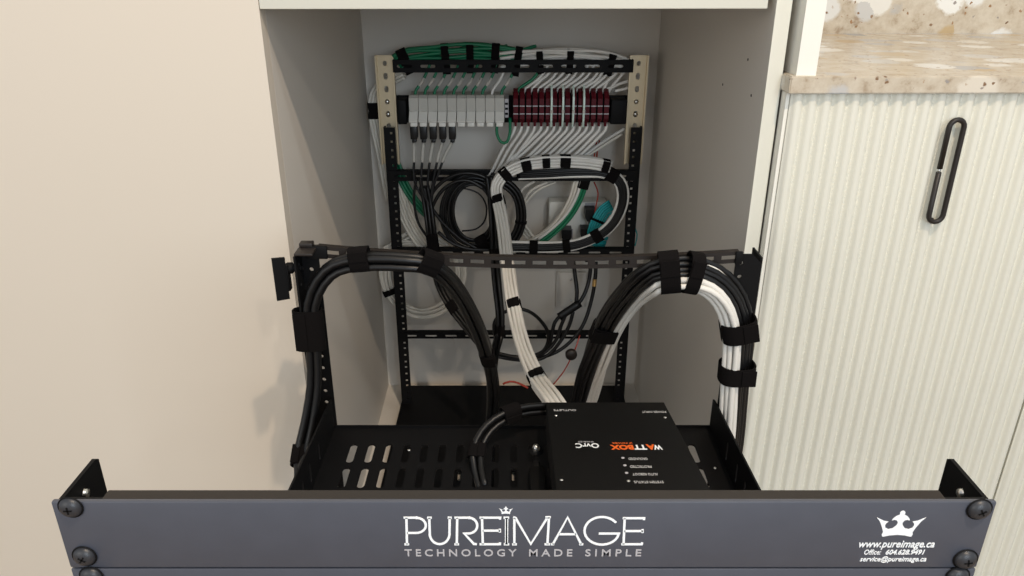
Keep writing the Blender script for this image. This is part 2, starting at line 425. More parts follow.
# red terminal blocks with mint dividers
for i in range(15):
    a = 512.5+6.5*i; xa = P(a, 108, YM).x+.0003; xb = P(a+6.5, 108, YM).x-.0003; xm = (xa+xb)/2
    t_ = thing('terminal_block', (xm, 1.40, zM(127)), 'red terminal block with a white cable below, ' + ('leftmost of the red row', 'second in the red row', 'third in the red row', 'fourth in the red row', 'fifth in the red row', 'sixth in the red row', 'seventh, beside a mint divider', 'eighth in the red row', 'ninth in the red row', 'tenth in the red row', 'eleventh in the red row', 'fourth from the right end', 'third from the right end', 'second from the right end', 'rightmost of the red row')[i], 'terminal block', 'red terminal blocks')
    bm = bmesh.new()
    add_prism(bm, [(1.423, zM(94)), (1.400, zM(90.5)), (1.388, zM(93)), (1.378, zM(99)), (1.376, zM(119)), (1.384, zM(123)), (1.423, zM(121))], xa+.0014, xb-.0014)
    done('housing', bm, 'red', t_)
    box('dark_gap', (xa-.0002, 1.386, zM(121)), (xa+.0013, 1.4225, zM(96)), 'black', t_)  # black strip filling the dark gap beside each red housing
    box('lower_tab', (xm-.0022, 1.384, zM(127.5)), (xm+.0022, 1.392, zM(120)), 'red', t_, bev=.0006)
    for q in (106.2, 114): box('marker', (xa+.001, 1.3752, zM(q+.5)), (xb-.001, 1.3774, zM(q-.5)), 'printg', t_)
for k, a in enumerate((551.5, 563, 573.3, 583.8)):
    t_ = thing('divider', (P(a, 108, 1.36).x, 1.37, zM(127)), 'pale mint divider strip standing between red blocks, ' + ('leftmost of four', 'second of four', 'third of four', 'rightmost of four')[k], 'divider', 'mint dividers')
    x_ = P(a, 108, 1.37).x; bm = bmesh.new()
    add_prism(bm, [(1.374, zM(127)), (1.366, zM(120)), (1.364, zM(104)), (1.366, zM(96)), (1.374, zM(90)), (1.384, zM(86)), (1.384, zM(89)), (1.3742, zM(100)), (1.3742, zM(120))], x_-.0016, x_+.0016)
    done('strip', bm, 'mint', t_)
    box('clip', (x_-.0022, 1.3625, zM(112)), (x_+.0022, 1.3665, zM(109)), 'modw', t_)

# ------------------------------------------------------------------ cable helpers
def PP(pts, Y=None):
    """route through directions (x, y[, distance])"""
    return [P(p[0], p[1], p[2] if len(p) > 2 else Y) for p in pts]
def seen(p):
    d = p-Vector((0, 0, EYE)); zc = d.y*cP - d.z*sP
    return 512+FPX*d.x/zc, 288+FPX*(-d.y*sP-d.z*cP)/zc
def bundle(name, label, pts, cables, r, straps=(), cat='cable bundle', closed=False, group=None, strapw=.016, reach=(0, 0), twist=None, jit=.0004, step=.008, sm='velcro', base=None, smooth_r=None):
    """cables: list of (u, v, material) offsets about the route; straps: (fraction, width or None)"""
    path = spline(pts, step, closed); f = frames(path, closed)
    lo = min(path, key=lambda p: p.z)
    t_ = thing(name, base or lo, label, cat, group)
    def turn(u, v, i):
        if not twist: return u, v
        t = i/len(path); k = twist[0][1]
        for (ta, aa), (tb, ab) in zip(twist, twist[1:]):
            if t >= ta:
                q_ = min(1, (t-ta)/(tb-ta)); k = aa+(ab-aa)*q_*q_*(3-2*q_)
        return u*math.cos(k)-v*math.sin(k), u*math.sin(k)+v*math.cos(k)
    for (u, v, m) in cables:
        ph = random.random()*6; bm = bmesh.new(); q = []
        for i, (p, (T, U, V)) in enumerate(zip(path, f)):
            a, b = turn(u, v, i); q.append(p + U*(a+jit*math.sin(ph+i*.35)) + V*(b+jit*math.cos(ph*2+i*.27)))
        add_tube(bm, q, r, 8, closed, fr=f); done('cable', bm, m, t_, True)
    n = len(path)
    # cumulative length
    cl = [0]
    for a, b in zip(path, path[1:]): cl.append(cl[-1]+(b-a).length)
    for s in straps:
        ex = reach
        if len(s) >= 3:                      # nearest place of the route to a direction
            i = min(range(n), key=lambda k: (seen(path[k])[0]-s[0])**2+(seen(path[k])[1]-s[1])**2); wd = s[2]
            if len(s) > 3: ex = s[3]
        else:
            fr_, wd = s; d = fr_*cl[-1]; i = min(range(n), key=lambda k: abs(cl[k]-d))
        us, vs_ = zip(*[turn(c_[0], c_[1], i) for c_ in cables])
        u0, v0 = (max(us)+min(us))/2, (max(vs_)+min(vs_))/2; ru0, rv = (max(us)-min(us))/2+r+.0014, (max(vs_)-min(vs_))/2+r+.0014
        T, U, V = f[i]; c = path[i]+U*(u0+(ex[1]-ex[0])/2)+V*v0
        ru = ru0+(ex[0]+ex[1])/2
        bm = bmesh.new(); seg = 20; rings = []
        for z, g in ((-wd/2, .0), (-wd/2, 1), (wd/2, 1), (wd/2, .0)):
            ring = []
            for k in range(seg):
                a = 2*math.pi*k/seg; ca, sa = math.cos(a), math.sin(a); e = .75
                x = math.copysign(abs(ca)**e, ca)*(ru-(0 if g else .0016)); y = math.copysign(abs(sa)**e, sa)*(rv-(0 if g else .0016))
                ring.append(bm.verts.new(c+T*z+U*x+V*y))
            rings.append(ring)
        for a, b in zip(rings, rings[1:]+rings[:1]):
            for k in range(seg): bm.faces.new((a[k], a[(k+1) % seg], b[(k+1) % seg], b[k]))
        st = done('strap', bm, sm, t_, 'auto')
        # overlapped loose end of the strap
        bm = bmesh.new(); e0 = c + V*(-rv) + U*(ru*.1)
        tb = basis(e0, U, T, -V); add_box(bm, (-.001, -wd*.46, -.0004), (ru*.75, wd*.46, .0012), .0004, tb)
        done('strap_end', bm, sm, st)
    return t_
def pack(n, r, flat=1.0, m='cordb', seedv=0):
    """n round cables packed; flat > 1 spreads them sideways"""
    out = []; rows = max(1, int(round(math.sqrt(n/flat)))); per = math.ceil(n/rows); k = 0
    for j in range(rows):
        c = min(per, n-k)
        for i in range(c):
            out.append(((i-(c-1)/2)*2*r*.97, (j-(rows-1)/2)*2*r*.9, m)); k += 1
    return out

# ------------------------------------------------------------------ cables at the back: top of frame
bundle('green_cable_bundle', 'thick bundle of green cables strapped along the top crossbar', PP([(397, 63, 1.405), (410, 56, 1.408), (440, 53.5, 1.408), (470, 52, 1.41), (500, 53.5, 1.41), (522, 57, 1.408)]),
       pack(10, .0032, 1.6, 'green'), .0032, [(404, 60, .018, (.012, 0)), (447, 55, .014, (.020, 0)), (470.5, 53, .013, (.020, 0)), (496, 55, .014, (.018, 0)), (517, 57, .013, (.018, 0))], 'cable bundle', jit=.0016)
bundle('white_cable_bundle', 'bundle of white cables strapped to the right half of the top crossbar', PP([(500, 61, 1.406), (525, 58.5, 1.408), (550, 56.5, 1.408), (580, 57.5, 1.408), (605, 60, 1.408), (626, 66, 1.408)]),
       pack(10, .003, 1.6, 'cablew'), .003, [(542, 57, .012, (.014, -.002)), (569, 57, .012, (.014, -.002)), (613, 62, .014, (.010, 0))], 'cable bundle', jit=.0016)
for k, (x0, y0, x1, y1) in enumerate(((488, 54, 507, 45.5), (505, 55, 536, 46), (455, 51, 470, 44.5))):
    tag(tube('green_cable', PP([(x0-14, y0+2, 1.415), (x0, y0, 1.415), (x1, y1, 1.43)]), .0032, 'green'), ('green cable end poking up above the top crossbar, left one', 'green cable end poking up above the white bundle', 'short green cable arching over the green bundle')[k], 'cable')
# green patch leads with white sleeves down to the white modules
for i in range(10):
    xb = 414+9.6*i; xt = xb+12
    m = 'cablew' if i == 8 else 'green'
    q = PP([(xt+4, 64, 1.405), (xt, 74, 1.407), (xt-4, 82, 1.403), (xb+2, 90, 1.398), (xb+1, 97, 1.397)])
    t_ = thing('patch_lead', q[-1], ('white patch lead among the green ones, entering the ninth white module' if i == 8 else 'green patch lead with white sleeve entering the %s white module' % ('first', 'second', 'third', 'fourth', 'fifth', 'sixth', 'seventh', 'eighth', '', 'tenth')[i]), 'cable', 'patch leads above the white modules')
    tube('lead', q, .0026, m, t_)
    if i != 8: 
        s = spline(q); a = int(len(s)*(.42+.08*random.random())); bm = bmesh.new(); add_tube(bm, s[a:a+3], .0031, 8); done('sleeve', bm, 'modw', t_, True)
# white cables from the top crossbar to the red blocks
dn = ('first', 'second', 'third', 'fourth', 'fifth', 'sixth', 'seventh', 'eighth', 'ninth', 'tenth', 'eleventh', 'twelfth', 'thirteenth', 'fourteenth', 'fifteenth')
for i in range(15):
    xb = 516+6.5*i; xt = xb+20+3*random.random()-(6 if i > 12 else 0)
    tag(tube('network_cable', PP([(xt+6, 62, 1.406), (xt, 73, 1.407), (xt-8+random.random()*3, 80, 1.404), (xb+4, 88, 1.402), (xb, 95, 1.400)]), .0027, 'cablew' if i else 'green'),
        '%s cable slanting from top crossbar into the %s red block' % ('white' if i else 'green', dn[i]), 'cable', 'cables above the red blocks')
for k, pts in enumerate((((560, 0), (1, 1)), )): pass
tag(tube('network_cable', PP([(632, 80, 1.42), (622, 83, 1.41), (608, 89, 1.40), (600, 95, 1.402)]), .0027, 'cablew'), 'white cable bending from right zinc rail towards the red blocks, upper one', 'cable')
tag(tube('network_cable', PP([(634, 86, 1.42), (624, 89, 1.41), (615, 91, 1.405)]), .0027, 'cablew'), 'short white cable bending from right zinc rail, lower one', 'cable')
# black plugs under five white modules, with white sleeves and leads joining a trunk
for i in range(5):
    xt = 414+9.6*i; dx = (0, -1.5, -3.5, -6, -10.5)[i]
    q = PP([(xt, 126, 1.385), (xt, 142, 1.375), (xt+dx*.55, 152, 1.368), (xt+dx, 163, 1.362), (xt+dx*1.25-.3, 172, 1.360), (xt+dx*1.6+2-i, 186, 1.357), (428+i*.8, 205, 1.355)])
    t_ = thing('video_cable', q[-1], 'black cable with plug and white sleeve hanging from the %s white module' % dn[i], 'cable', 'black plug cables under the white modules')
    tube('lead', q, .0023, 'cordb', t_)
    a = P(xt, 124, 1.385); b = P(xt, 139, 1.378)
    bm = bmesh.new(); add_box(bm, (a.x-.0062, 1.372, b.z), (a.x+.0062, 1.390, a.z), .0015); add_box(bm, (a.x-.004, 1.374, b.z-.006), (a.x+.004, 1.386, b.z), .001)
    done('plug', bm, 'cordb', t_, 'auto')
    bm = bmesh.new(); add_tube(bm, spline([q[1]*.9+q[2]*.1, q[2], q[3]*.95+q[2]*.05]), .0034, 8); done('sleeve', bm, 'modw', t_, True)
tag(tube('jumper_lead', PP([(497, 124, 1.385), (497, 134, 1.378), (501, 142, 1.375), (507, 142, 1.375), (510, 132, 1.378), (510, 118, 1.39)]), .0027, 'green'), 'short green lead looping under the last white modules', 'cable')
# white cables fanning from red blocks into the strapped white loop
for i in range(15):
    xt = 515.5+6.5*i
    xe, ye = (xt-24-i*1.0, 172-i*1.2) if i < 4 else (xt-34-random.random()*5, 165)
    q = PP([(xt, 124, 1.389), (xt-1, 130, 1.386), (xt*.80+xe*.20, 137, 1.384), (xt*.45+xe*.55, 150, 1.388), (xe, ye, 1.392), (xe-7, ye+8, 1.396)])
    tag(tube('network_cable', q, .0030, 'cablew'), 'white cable falling from the %s red block into the strapped loop' % dn[i], 'cable', 'white cables below the red blocks')
for k, (pts, m) in enumerate(([[(626, 128, 1.425), (612, 136, 1.42), (597, 146, 1.41), (584, 156, 1.40)], 'cablew'], [[(622, 134, 1.43), (606, 144, 1.42), (592, 153, 1.41), (582, 160, 1.40)], 'cablec'])):
    tag(tube('network_cable', PP(pts), .0029, m), ('white cable from right zinc rail crossing above the strapped loop', 'cream cable from right zinc rail crossing above the strapped loop')[k], 'cable')
for k, xs in enumerate((595, 597.5)):
    tag(tube('red_lead', PP([(xs+2, 140, 1.44), (xs, 150, 1.43), (xs-1, 160, 1.42)]), .0015, 'wirer'), ('thin red lead behind the white cables, left one', 'thin red lead behind the white cables, right one')[k], 'cable')

# main white trunk: over the second crossbar, down and forward to the black box on the shelf
wp = PP([(610, 166.5, 1.375), (590, 162.5, 1.37), (565, 161, 1.365), (540, 162, 1.362), (520, 166, 1.36), (505, 174, 1.355), (497, 184, 1.35), (497, 196, 1.34), (500.5, 212, 1.31), (504, 232, 1.27), (507, 258, 1.21), (511, 290, 1.13), (517, 322, 1.05), (525, 352, .955), (537, 378, .86), (551, 398, .775), (560, 412, .735)])
bundle('white_network_trunk', 'strapped bundle of white network cables running from back crossbar down to the black box', wp,
       pack(12, .0028, 1.6, 'cablew'), .0028, [(605, 165, .014), (566, 162, .019), (547, 162, .014), (524, 165, .018), (505, 174, .016), (497.5, 203, .016), (512, 306, .020), (533, 379, .022)], step=.010)
# racetrack of black and white cables on the right
cx, cy = 556, 213
rt = PP([(500, 246, 1.375), (520, 246.5, 1.375), (548, 247, 1.374), (575, 244.5, 1.374), (597, 236, 1.374), (612, 224, 1.374), (621, 207, 1.374), (622.5, 190, 1.374), (616, 178, 1.376), (602, 172, 1.378), (575, 171.5, 1.38), (545, 173, 1.382), (518, 174, 1.385)])
rc = [(u*.0058, v*.0058, m) for u, v, m in ((-1.5, .0, 'cablew'), (-.9, -.5, 'cordb'), (-.4, -.7, 'cordb'), (.2, -.7, 'cordb'), (.8, -.5, 'cordb'), (1.5, -.1, 'cablew'), (.9, .6, 'cordb'), (.2, .6, 'cordb'), (-.5, .6, 'cordb'))]
bundle('service_loop', 'long oval loop of black cables edged with white, right of the white trunk', rt, rc, .0032, [(.13, .016), (.245, .014), (.375, .018), (.66, .02)], 'cable bundle')
# black coils in the middle
def coil(name, label, c, rx, ry, n, spread, m, r, straps, Y0, cat='cable coil', tilt=0):
    pts = []
    for k in range(16):
        a = 2*math.pi*k/16
        pts.append((c[0]+rx*math.cos(a+tilt), c[1]+ry*math.sin(a+tilt), Y0))
    cs = [((-.5+(k+.5)/n)*spread+.0008*math.sin(k*5), .004*math.sin(k*2.4), m) for k in range(n)]
    return bundle(name, label, PP(pts), cs, r, straps, cat, closed=True, jit=.0012)
coil('cable_coil', 'black coiled cable left of the white trunk, below the second crossbar', (473, 212), 26, 33, 6, .026, 'cordb', .0032, [(.20, .022)], 1.372)
bundle('cable_loop', 'black cable half loop bulging right of the white trunk', PP([(490, 178, 1.385), (503, 182, 1.384), (515, 192, 1.383), (520.5, 206, 1.382), (521, 222, 1.382), (515, 237, 1.383), (503, 247, 1.385), (492, 249, 1.386)]), pack(6, .0034, 1.6), .0034, [(.55, .004)], 'cable bundle')
bundle('black_drop_bundle', 'straight black bundle dropping beside the white trunk', PP([(489, 176, 1.365), (492, 195, 1.36), (493.5, 225, 1.35), (494.5, 255, 1.32), (497, 285, 1.29), (500, 315, 1.27), (499, 335, 1.26), (495, 352, 1.23), (492, 375, 1.18), (491, 405, 1.12), (490, 445, 1.10), (489, 484, 1.10)]), pack(4, .0042, 1.6), .0042, [(496, 253, .02), (499, 331, .02)], 'cable bundle')
for k, pts in enumerate(([(427, 203), (436, 188), (450, 177), (468, 173), (486, 178), (494, 190)], [(430, 212), (440, 193), (455, 182), (470, 181), (484, 189)], [(416, 180), (414, 200), (418, 222), (428, 238)], [(420, 178), (424, 195), (436, 214), (446, 226), (462, 240), (480, 250)], [(438, 232), (452, 243), (470, 249), (492, 250)])):
    tag(tube('black_cable', PP(pts, 1.362-.003*k), .0034 if k != 2 else .0026, 'cordb'), ('black cord arching up from black trunk to second crossbar, outer', 'black cord arching up from black trunk to second crossbar, inner', 'thin black cord bowing left of the black trunk', 'black cord crossing from the plug cables to bottom of coil', 'black cord running along the third crossbar under the coil')[k], 'cable')
tag(tube('thin_cable', PP([(463, 188), (478, 193), (486, 205), (485, 220), (476, 229), (462, 231)], 1.366), .0016, 'cordb'), 'thin black cord curving inside the black coil', 'cable')
bundle('black_plug_trunk', 'black bundle falling from the white modules to the lower straps', PP([(424, 186, 1.358), (428, 205, 1.355), (431, 228, 1.34), (434, 252, 1.31), (440, 283, 1.27), (453, 307, 1.24), (470, 329, 1.21), (487, 350, 1.17)]), pack(6, .0033, 1.3), .0033, [(.33, .04), (.68, .022), (.97, .02)], 'cable bundle', step=.01)
# white strands falling right of the second crossbar, green bundle curving with them
bundle('white_curved_bundle', 'white cables curving down from second crossbar beside the green bundle', PP([(578, 180, 1.405), (572, 200, 1.405), (560, 220, 1.405), (545, 235, 1.40), (528, 245, 1.395), (512, 248, 1.39)]), pack(6, .0030, 2.2, 'cablec'), .0030, (), 'cable bundle')
bundle('green_curved_bundle', 'bright green bundle with one white cable curving below second crossbar', PP([(585, 181, 1.396), (579, 199, 1.396), (568, 217, 1.395), (553, 232, 1.393), (540, 242, 1.388)]), [(-.0062, 0, 'cablew'), (-.001, 0, 'green'), (.0048, 0, 'green'), (.001, .005, 'green'), (.006, .004, 'green')], .0030, [(.04, .018)], 'cable bundle')
for k, pts in enumerate(([(535, 181), (522, 190), (519, 205), (524, 222), (533, 236), (543, 245)], [(548, 182), (532, 190), (524, 202), (524, 215)], [(556, 182), (540, 189), (528, 200), (522, 214), (526, 232), (538, 243)], [(520, 226), (525, 236), (532, 242), (545, 247)])):
    tag(tube('network_cable', PP(pts, 1.41+.004*k), .0028, 'cablec'), ('cream cable bowing out below second crossbar, leftmost of its loop', 'short cream cable hanging from second crossbar', 'cream cable bowing out below second crossbar, inner loop', 'short cream cable joining bottom of oval loop')[k], 'cable')
# left side: white and green cables behind the left post
bundle('white_riser', 'pale cables bowing out behind the left zinc rail', PP([(404, 74, 1.43), (392, 80, 1.44), (378, 88, 1.445), (373, 102, 1.445), (375, 125, 1.445), (380, 150, 1.445), (385, 175, 1.445), (390, 200, 1.445)]), pack(5, .003, 2, 'cablec'), .003, [(.36, .03)], 'cable bundle')
bundle('white_slanted_bundle', 'pale cables slanting behind left post towards the black plug trunk', PP([(396, 182, 1.425), (402, 200, 1.42), (409, 218, 1.415), (418, 234, 1.41), (427, 246, 1.405)]), pack(6, .003, 4, 'cablec'), .003, (), 'cable bundle')
bundle('green_slanted_bundle', 'dark green bundle slanting behind left post under second crossbar', PP([(394, 158, 1.43), (400, 174, 1.425), (408, 190, 1.42), (418, 204, 1.415), (428, 214, 1.41)]), pack(5, .0032, 2, 'green'), .0032, (), 'cable bundle')
for k in range(3):
    tag(tube('network_cable', PP([(383, 252-k*2, 1.43), (398, 248-k*3, 1.425), (415, 246-k*2, 1.42), (432, 247-k, 1.415), (450, 249, 1.41), (470, 251, 1.41)]), .0028, 'cablec'), ('pale cable lying across left post at third crossbar, lowest', 'pale cable lying across left post at third crossbar, middle', 'pale cable lying across left post at third crossbar, top')[k], 'cable')
coil('white_cable_coil', 'pale coiled cable hanging low behind the left post', (423, 273), 38, 40, 6, .022, 'cablec', .003, [(.44, .012)], 1.43)
for k in range(3):
    tag(tube('network_cable', PP([(431+3*k, 262, 1.42), (440+5*k, 278, 1.42), (447+5*k, 295, 1.42), (454+4*k, 309, 1.42)]), .0028, 'cablec'), ('pale cable slanting across the white coil, left', 'pale cable slanting across the white coil, middle', 'pale cable slanting across the white coil, right')[k], 'cable')
# teal coil and thin wires on the right
bundle('teal_cable_coil', 'teal fibre cable coil tied behind the right post', PP([(612, 206, 1.43), (604, 211, 1.43), (598, 221, 1.425), (594, 232, 1.425), (596, 240, 1.425), (606, 243, 1.43)]), pack(6, .0024, 3, 'teal'), .0024, [(.35, .005)], 'cable bundle')
tag(tube('thin_teal_cable', PP([(632, 222, 1.44), (637, 234, 1.44), (635, 246, 1.44)]), .0014, 'teal'), 'thin teal cable peeking out beside right post', 'cable')
tag(tube('orange_wire', PP([(594, 182, 1.43), (598, 193, 1.43), (596, 206, 1.43), (594, 218, 1.43)]), .0014, 'wirer'), 'thin orange wire hanging above the black plug', 'cable')

# receptacle with plugs, and a plain wall plate
yb = YB-.004
def zB(py): return P(512, py, yb).z
oz = thing('power_outlet', (P(575, 245, yb).x, yb, zB(246)), 'white wall outlet box with black plugs behind the service loop', 'outlet')
box('outlet_body', (P(548, 220, yb).x, 1.462, zB(243)), (P(604, 220, yb).x, 1.499, zB(197)), 'white', oz, bev=.003, T=None)
for px, py in ((568, 234), (592, 234), (590, 208)):
    box('socket', (P(px-5, py, 1.461).x, 1.4605, P(px, py+5, 1.461).z), (P(px+5, py, 1.461).x, 1.4625, P(px, py-5, 1.461).z), 'printg', oz, bev=.0008)
for k, (px, py) in enumerate(((566.5, 234), (585.5, 233), (590, 214))):
    a = P(px, py, 1.44); bm = bmesh.new()
    add_prism(bm, [(a.x-.010, a.z+.011), (a.x+.010, a.z+.011), (a.x+.010, a.z-.004), (a.x+.006, a.z-.013), (a.x-.006, a.z-.013), (a.x-.010, a.z-.004)], 1.432, 1.460, 'y')
    t_ = thing('power_plug', (a.x, 1.445, a.z-.013), ('black power plug in outlet, leftmost', 'black power plug in outlet, beside a white plug', 'larger black power plug in the upper right of outlet')[k], 'plug')
    done('plug_body', bm, 'cordb', t_)
    tube('cord', [(a.x, 1.438, a.z-.012), (a.x, 1.436, a.z-.03), (a.x+.004, 1.436, a.z-.06)], .003, 'cordb', t_)
a = P(590.5, 229, 1.43)
t_ = thing('white_plug', a, 'slim white plug hanging beside the teal coil', 'plug')
box('plug_body', (a.x-.0035, 1.425, a.z-.014), (a.x+.0035, 1.440, a.z+.010), 'modw', t_, bev=.001)
tube('cord', [(a.x, 1.433, a.z+.010), (a.x, 1.434, a.z+.022), (a.x-.002, 1.438, a.z+.03)], .0016, 'modw', t_)
wp_ = thing('wall_plate', (P(570, 300, yb).x, yb, zB(306)), 'pale blank wall plate on the niche back wall', 'wall plate')
box('cover', (P(556, 288, yb).x, YB-.007, zB(307)), (P(586, 288, yb).x, YB-.0008, zB(272)), 'liner', wp_, bev=.002, T=None)
for py in (279, 300):
    bm = bmesh.new(); add_lathe(bm, [(.0028, 0), (.0024, .0012), (0, .0014)], 10, basis((P(571, py, yb).x, YB-.007, zB(py)), (1, 0, 0), (0, 0, 1), (0, -1, 0))); done('screw', bm, 'steel', wp_, True)
# lower power cords
for k, (pts, r) in enumerate(([[(573, 258, 1.40), (575, 275, 1.395), (577, 292, 1.385), (576, 303, 1.38)], .0040], [[(591, 262, 1.40), (589, 280, 1.395), (584, 295, 1.385), (578, 304, 1.38)], .0040], [[(596, 262, 1.40), (595, 280, 1.395), (591, 302, 1.39), (583, 325, 1.38), (569, 343, 1.375), (552, 354, 1.37), (530, 359, 1.365), (505, 355, 1.36), (488, 350, 1.355)], .0038],
        [[(562, 314, 1.375), (555, 322, 1.372), (552, 333, 1.37), (549, 345, 1.368), (538, 354, 1.366), (520, 357, 1.364), (490, 353, 1.36)], .0038], [[(566, 314, 1.372), (561, 326, 1.37), (556, 340, 1.368), (545, 352, 1.366), (528, 359, 1.364), (490, 356, 1.36)], .0038], [[(573, 312, 1.372), (569, 326, 1.37), (560, 342, 1.368), (548, 355, 1.366), (534, 360, 1.364), (510, 359, 1.362), (490, 354, 1.36)], .0038],
        [[(496, 340, 1.355), (494, 325, 1.355), (500, 315, 1.355), (514, 309, 1.355), (528, 311, 1.355), (540, 320, 1.36), (548, 333, 1.362), (546, 347, 1.364), (534, 357, 1.364), (514, 358, 1.362), (489, 352, 1.36)], .0036])):
    t_ = tag(tube('power_cable', PP(pts), r, 'cordb'), ('black power cord hanging below the outlet, left of the pair', 'black power cord hanging below the outlet, slanting to the connector', 'long black power cord with brass tag sweeping to the left', 'black cord leaving the dark connector, outermost', 'black cord leaving the dark connector, middle', 'black cord leaving the dark connector, inner right', 'black cord making a round loop right of the white trunk')[k], 'cable')
    if k == 2:
        bm = bmesh.new(); add_tube(bm, spline(PP([(594.8, 279, 1.394), (594.2, 286, 1.393)])), .0043, 10); bm.transform(Matrix.Translation(-t_.location)); done('brass_tag', bm, 'brass', None).parent = t_
        t_.children[0].location = t_.children[0].location
a, b = P(580, 303, 1.378), P(559, 317, 1.372)
bm = bmesh.new(); add_tube(bm, [a, a*.8+b*.2, a*.5+b*.5, b*.9+a*.1, b], .0085, 10, rv=.007)
tag(done('cord_connector', bm, 'cordb', None, True), 'dark in-line connector joining cords below the outlet', 'connector')
bm = bmesh.new(); c = P(571, 353, 1.36); add_lathe(bm, [(0, 0), (.010, .0), (.012, .003), (.012, .009), (.010, .012), (0, .012)], 16, basis(c, (1, 0, 0), (0, 0, 1), (0, -1, 0)))
rd = tag(done('ground_puck', bm, 'brownm', None, True), 'dark round puck at the end of the red wire', 'puck')
tag(tube('red_wire', PP([(580, 335, 1.385), (576, 347, 1.375), (572, 356, 1.35), (564, 371, 1.36), (553, 385, 1.37)]), .0013, 'wirer'), 'thin red wire running down past the round puck', 'cable')
tag(tube('red_wire', PP([(503, 384, 1.36), (510, 381.5, 1.36), (518, 383, 1.36), (528, 388, 1.35)]), .0022, 'wirer'), 'red wire lying on the base tray left of white trunk', 'cable')

# ================================================================== PULL-OUT RACK
PY = .3147; PZ = EYE-.2579; PH = .0437; PX0, PX1 = -.2364, .2486
rk = thing('pull_out_rack', (.01, .5, .05), 'black pull-out equipment rack frame slid in front of the niche', 'rack')
ZB_ = .16
for sgn in (-1, 1):
    xo = PX0+.002 if sgn < 0 else PX1-.002
    hz = PZ-.001-ZB_; hs = []
    z_ = hz-.012; k = 0
    while z_ > .02: hs.append(slot(.020, z_, .0065, .0065)); z_ -= .0445
    r_ = plate('front_rail', [(0, 0), (.0385, 0), (.0385, hz-.003), (.036, hz-.0012), (0, hz-.0012)], hs, .0022, 'black', rk, SIDE(xo, PY+.0035, ZB_))
    xi0, xi1 = (xo+.0015, xo+.026) if sgn < 0 else (xo-.026, xo-.0015)
    box('rail_flange', (xi0, PY+.0032, ZB_), (xi1, PY+.0056, PZ-.001), 'black', r_, bev=.0006)
    bm = bmesh.new(); T = basis((xo-sgn*.0015, PY+.0225, PZ-.0125), (0, 1, 0), (0, 0, 1), (-sgn, 0, 0))
    add_lathe(bm, [(.0028, 0), (.0025, .0014), (.0012, .0019), (0, .0019)], 12, T); done('bolt', bm, 'steel', r_, True)
# rear posts (angle section with two rows of holes)
RL, RRr = P(306, 247, .742), P(750, 254, .730)
posts = {}
for sgn, px0, px1, Yp, ztop in ((-1, 301, 318, .744, P(310, 247, .744).z), (1, 737, 763, .731, P(745, 254, .731).z)):
    x0 = P(px0, 250, Yp).x; x1 = P(px1, 250, Yp).x; wp2 = x1-x0; hz = ztop-ZB_; hs = []
    for i in range(40):
        z_ = hz-.010-.0148*i
        if z_ < .03: break
        for xx in ((wp2*.5,) if sgn < 0 else (wp2*.22,)): hs.append(slot(xx, z_, .0046, .0046))
    ch = .010
    out = rect(0, 0, wp2, hz) if sgn < 0 else [(0, 0), (wp2, 0), (wp2, hz-ch), (wp2-ch, hz), (0, hz)]
    p_ = plate('rear_post', out, hs, .002, 'black', rk, FRONT(x0, Yp, ZB_)); posts[sgn] = p_
    if sgn < 0:
        fl = .024; q0 = x0-.001
        hs2 = [slot(fl*.45, hz-.014-.0148*i*1.5, .0045, .0045) for i in range(12)]
        plate('post_flange', rect(0, 0, fl, hz-.002), hs2, .002, 'black', p_, SIDE(q0, Yp-fl, ZB_))
        box('top_bracket', (q0, Yp-fl, ztop-.001), (x1, Yp+.004, ztop+.0015), 'brownm', p_, bev=.0006)
        box('top_clip', (q0+.001, Yp-.006, ztop+.0015), (x1-.004, Yp+.004, ztop+.006), 'brownm', p_, bev=.001)
    else:
        plate('post_flange', rect(0, 0, .030, hz-.004), [slot(.015, hz-.02-.03*i, .006, .012) for i in range(8)], .002, 'black', p_, SIDE(x1, Yp, ZB_))
# latch on the left post
lx = P(288, 262, .735)
lt = plate('latch_plate', [(0, 0), (.013, 0), (.013, .046), (0, .047)], [], .003, 'black', rk, basis((P(278, 298, .726).x, .722, P(278, 299, .726).z), (.90, .43, 0), (0, 0, 1), (.43, -.90, 0)))
box('latch_lip', (P(278, 298, .726).x+.0095, .7275, P(278, 299, .726).z+.008), (P(278, 298, .726).x+.0135, .736, P(278, 299, .726).z+.036), 'black', lt, bev=.0008)
bm = bmesh.new(); add_lathe(bm, [(.0045, 0), (.006, .003), (.006, .008), (.0038, .010), (.0038, .018)], 14, Matrix.Translation((P(284, 268, .733).x, .735, P(284, 268, .735).z)) @ Matrix.Rotation(math.pi/2, 4, 'Y'))
done('latch_knob', bm, 'black', lt, True)
# lacing bar across the rear posts, bowed a little
xa, xb = P(318, 250, .742).x, P(739, 255, .731).x; za, zb3 = P(318, 251.5, .742).z, P(739, 257, .731).z
L = xb-xa; hh = .0125
def bow(co):
    t = co.x/L
    return Vector((xa+co.x, .742-.011*t - .0005 + co.y, za+(zb3-za)*t - .0095*(1-(2*t-1)**2) + co.z))
def strip(bm, x0, x1, y0, y1, z0, z1, n):
    vs = [[bm.verts.new(bow(Vector((x0+(x1-x0)*k/n, a, b)))) for a, b in ((y0, z0), (y1, z0), (y1, z1), (y0, z1))] for k in range(n+1)]
    for p_, q_ in zip(vs, vs[1:]):
        for k in range(4): bm.faces.new((p_[k], p_[(k+1) % 4], q_[(k+1) % 4], q_[k]))
    bm.faces.new(vs[0][::-1]); bm.faces.new(vs[-1])
bm = bmesh.new()
strip(bm, 0, L, 0, .0015, -.0062, -.0022, 30); strip(bm, 0, L, 0, .0015, .0024, .0052, 30)
x = .006; prev = 0
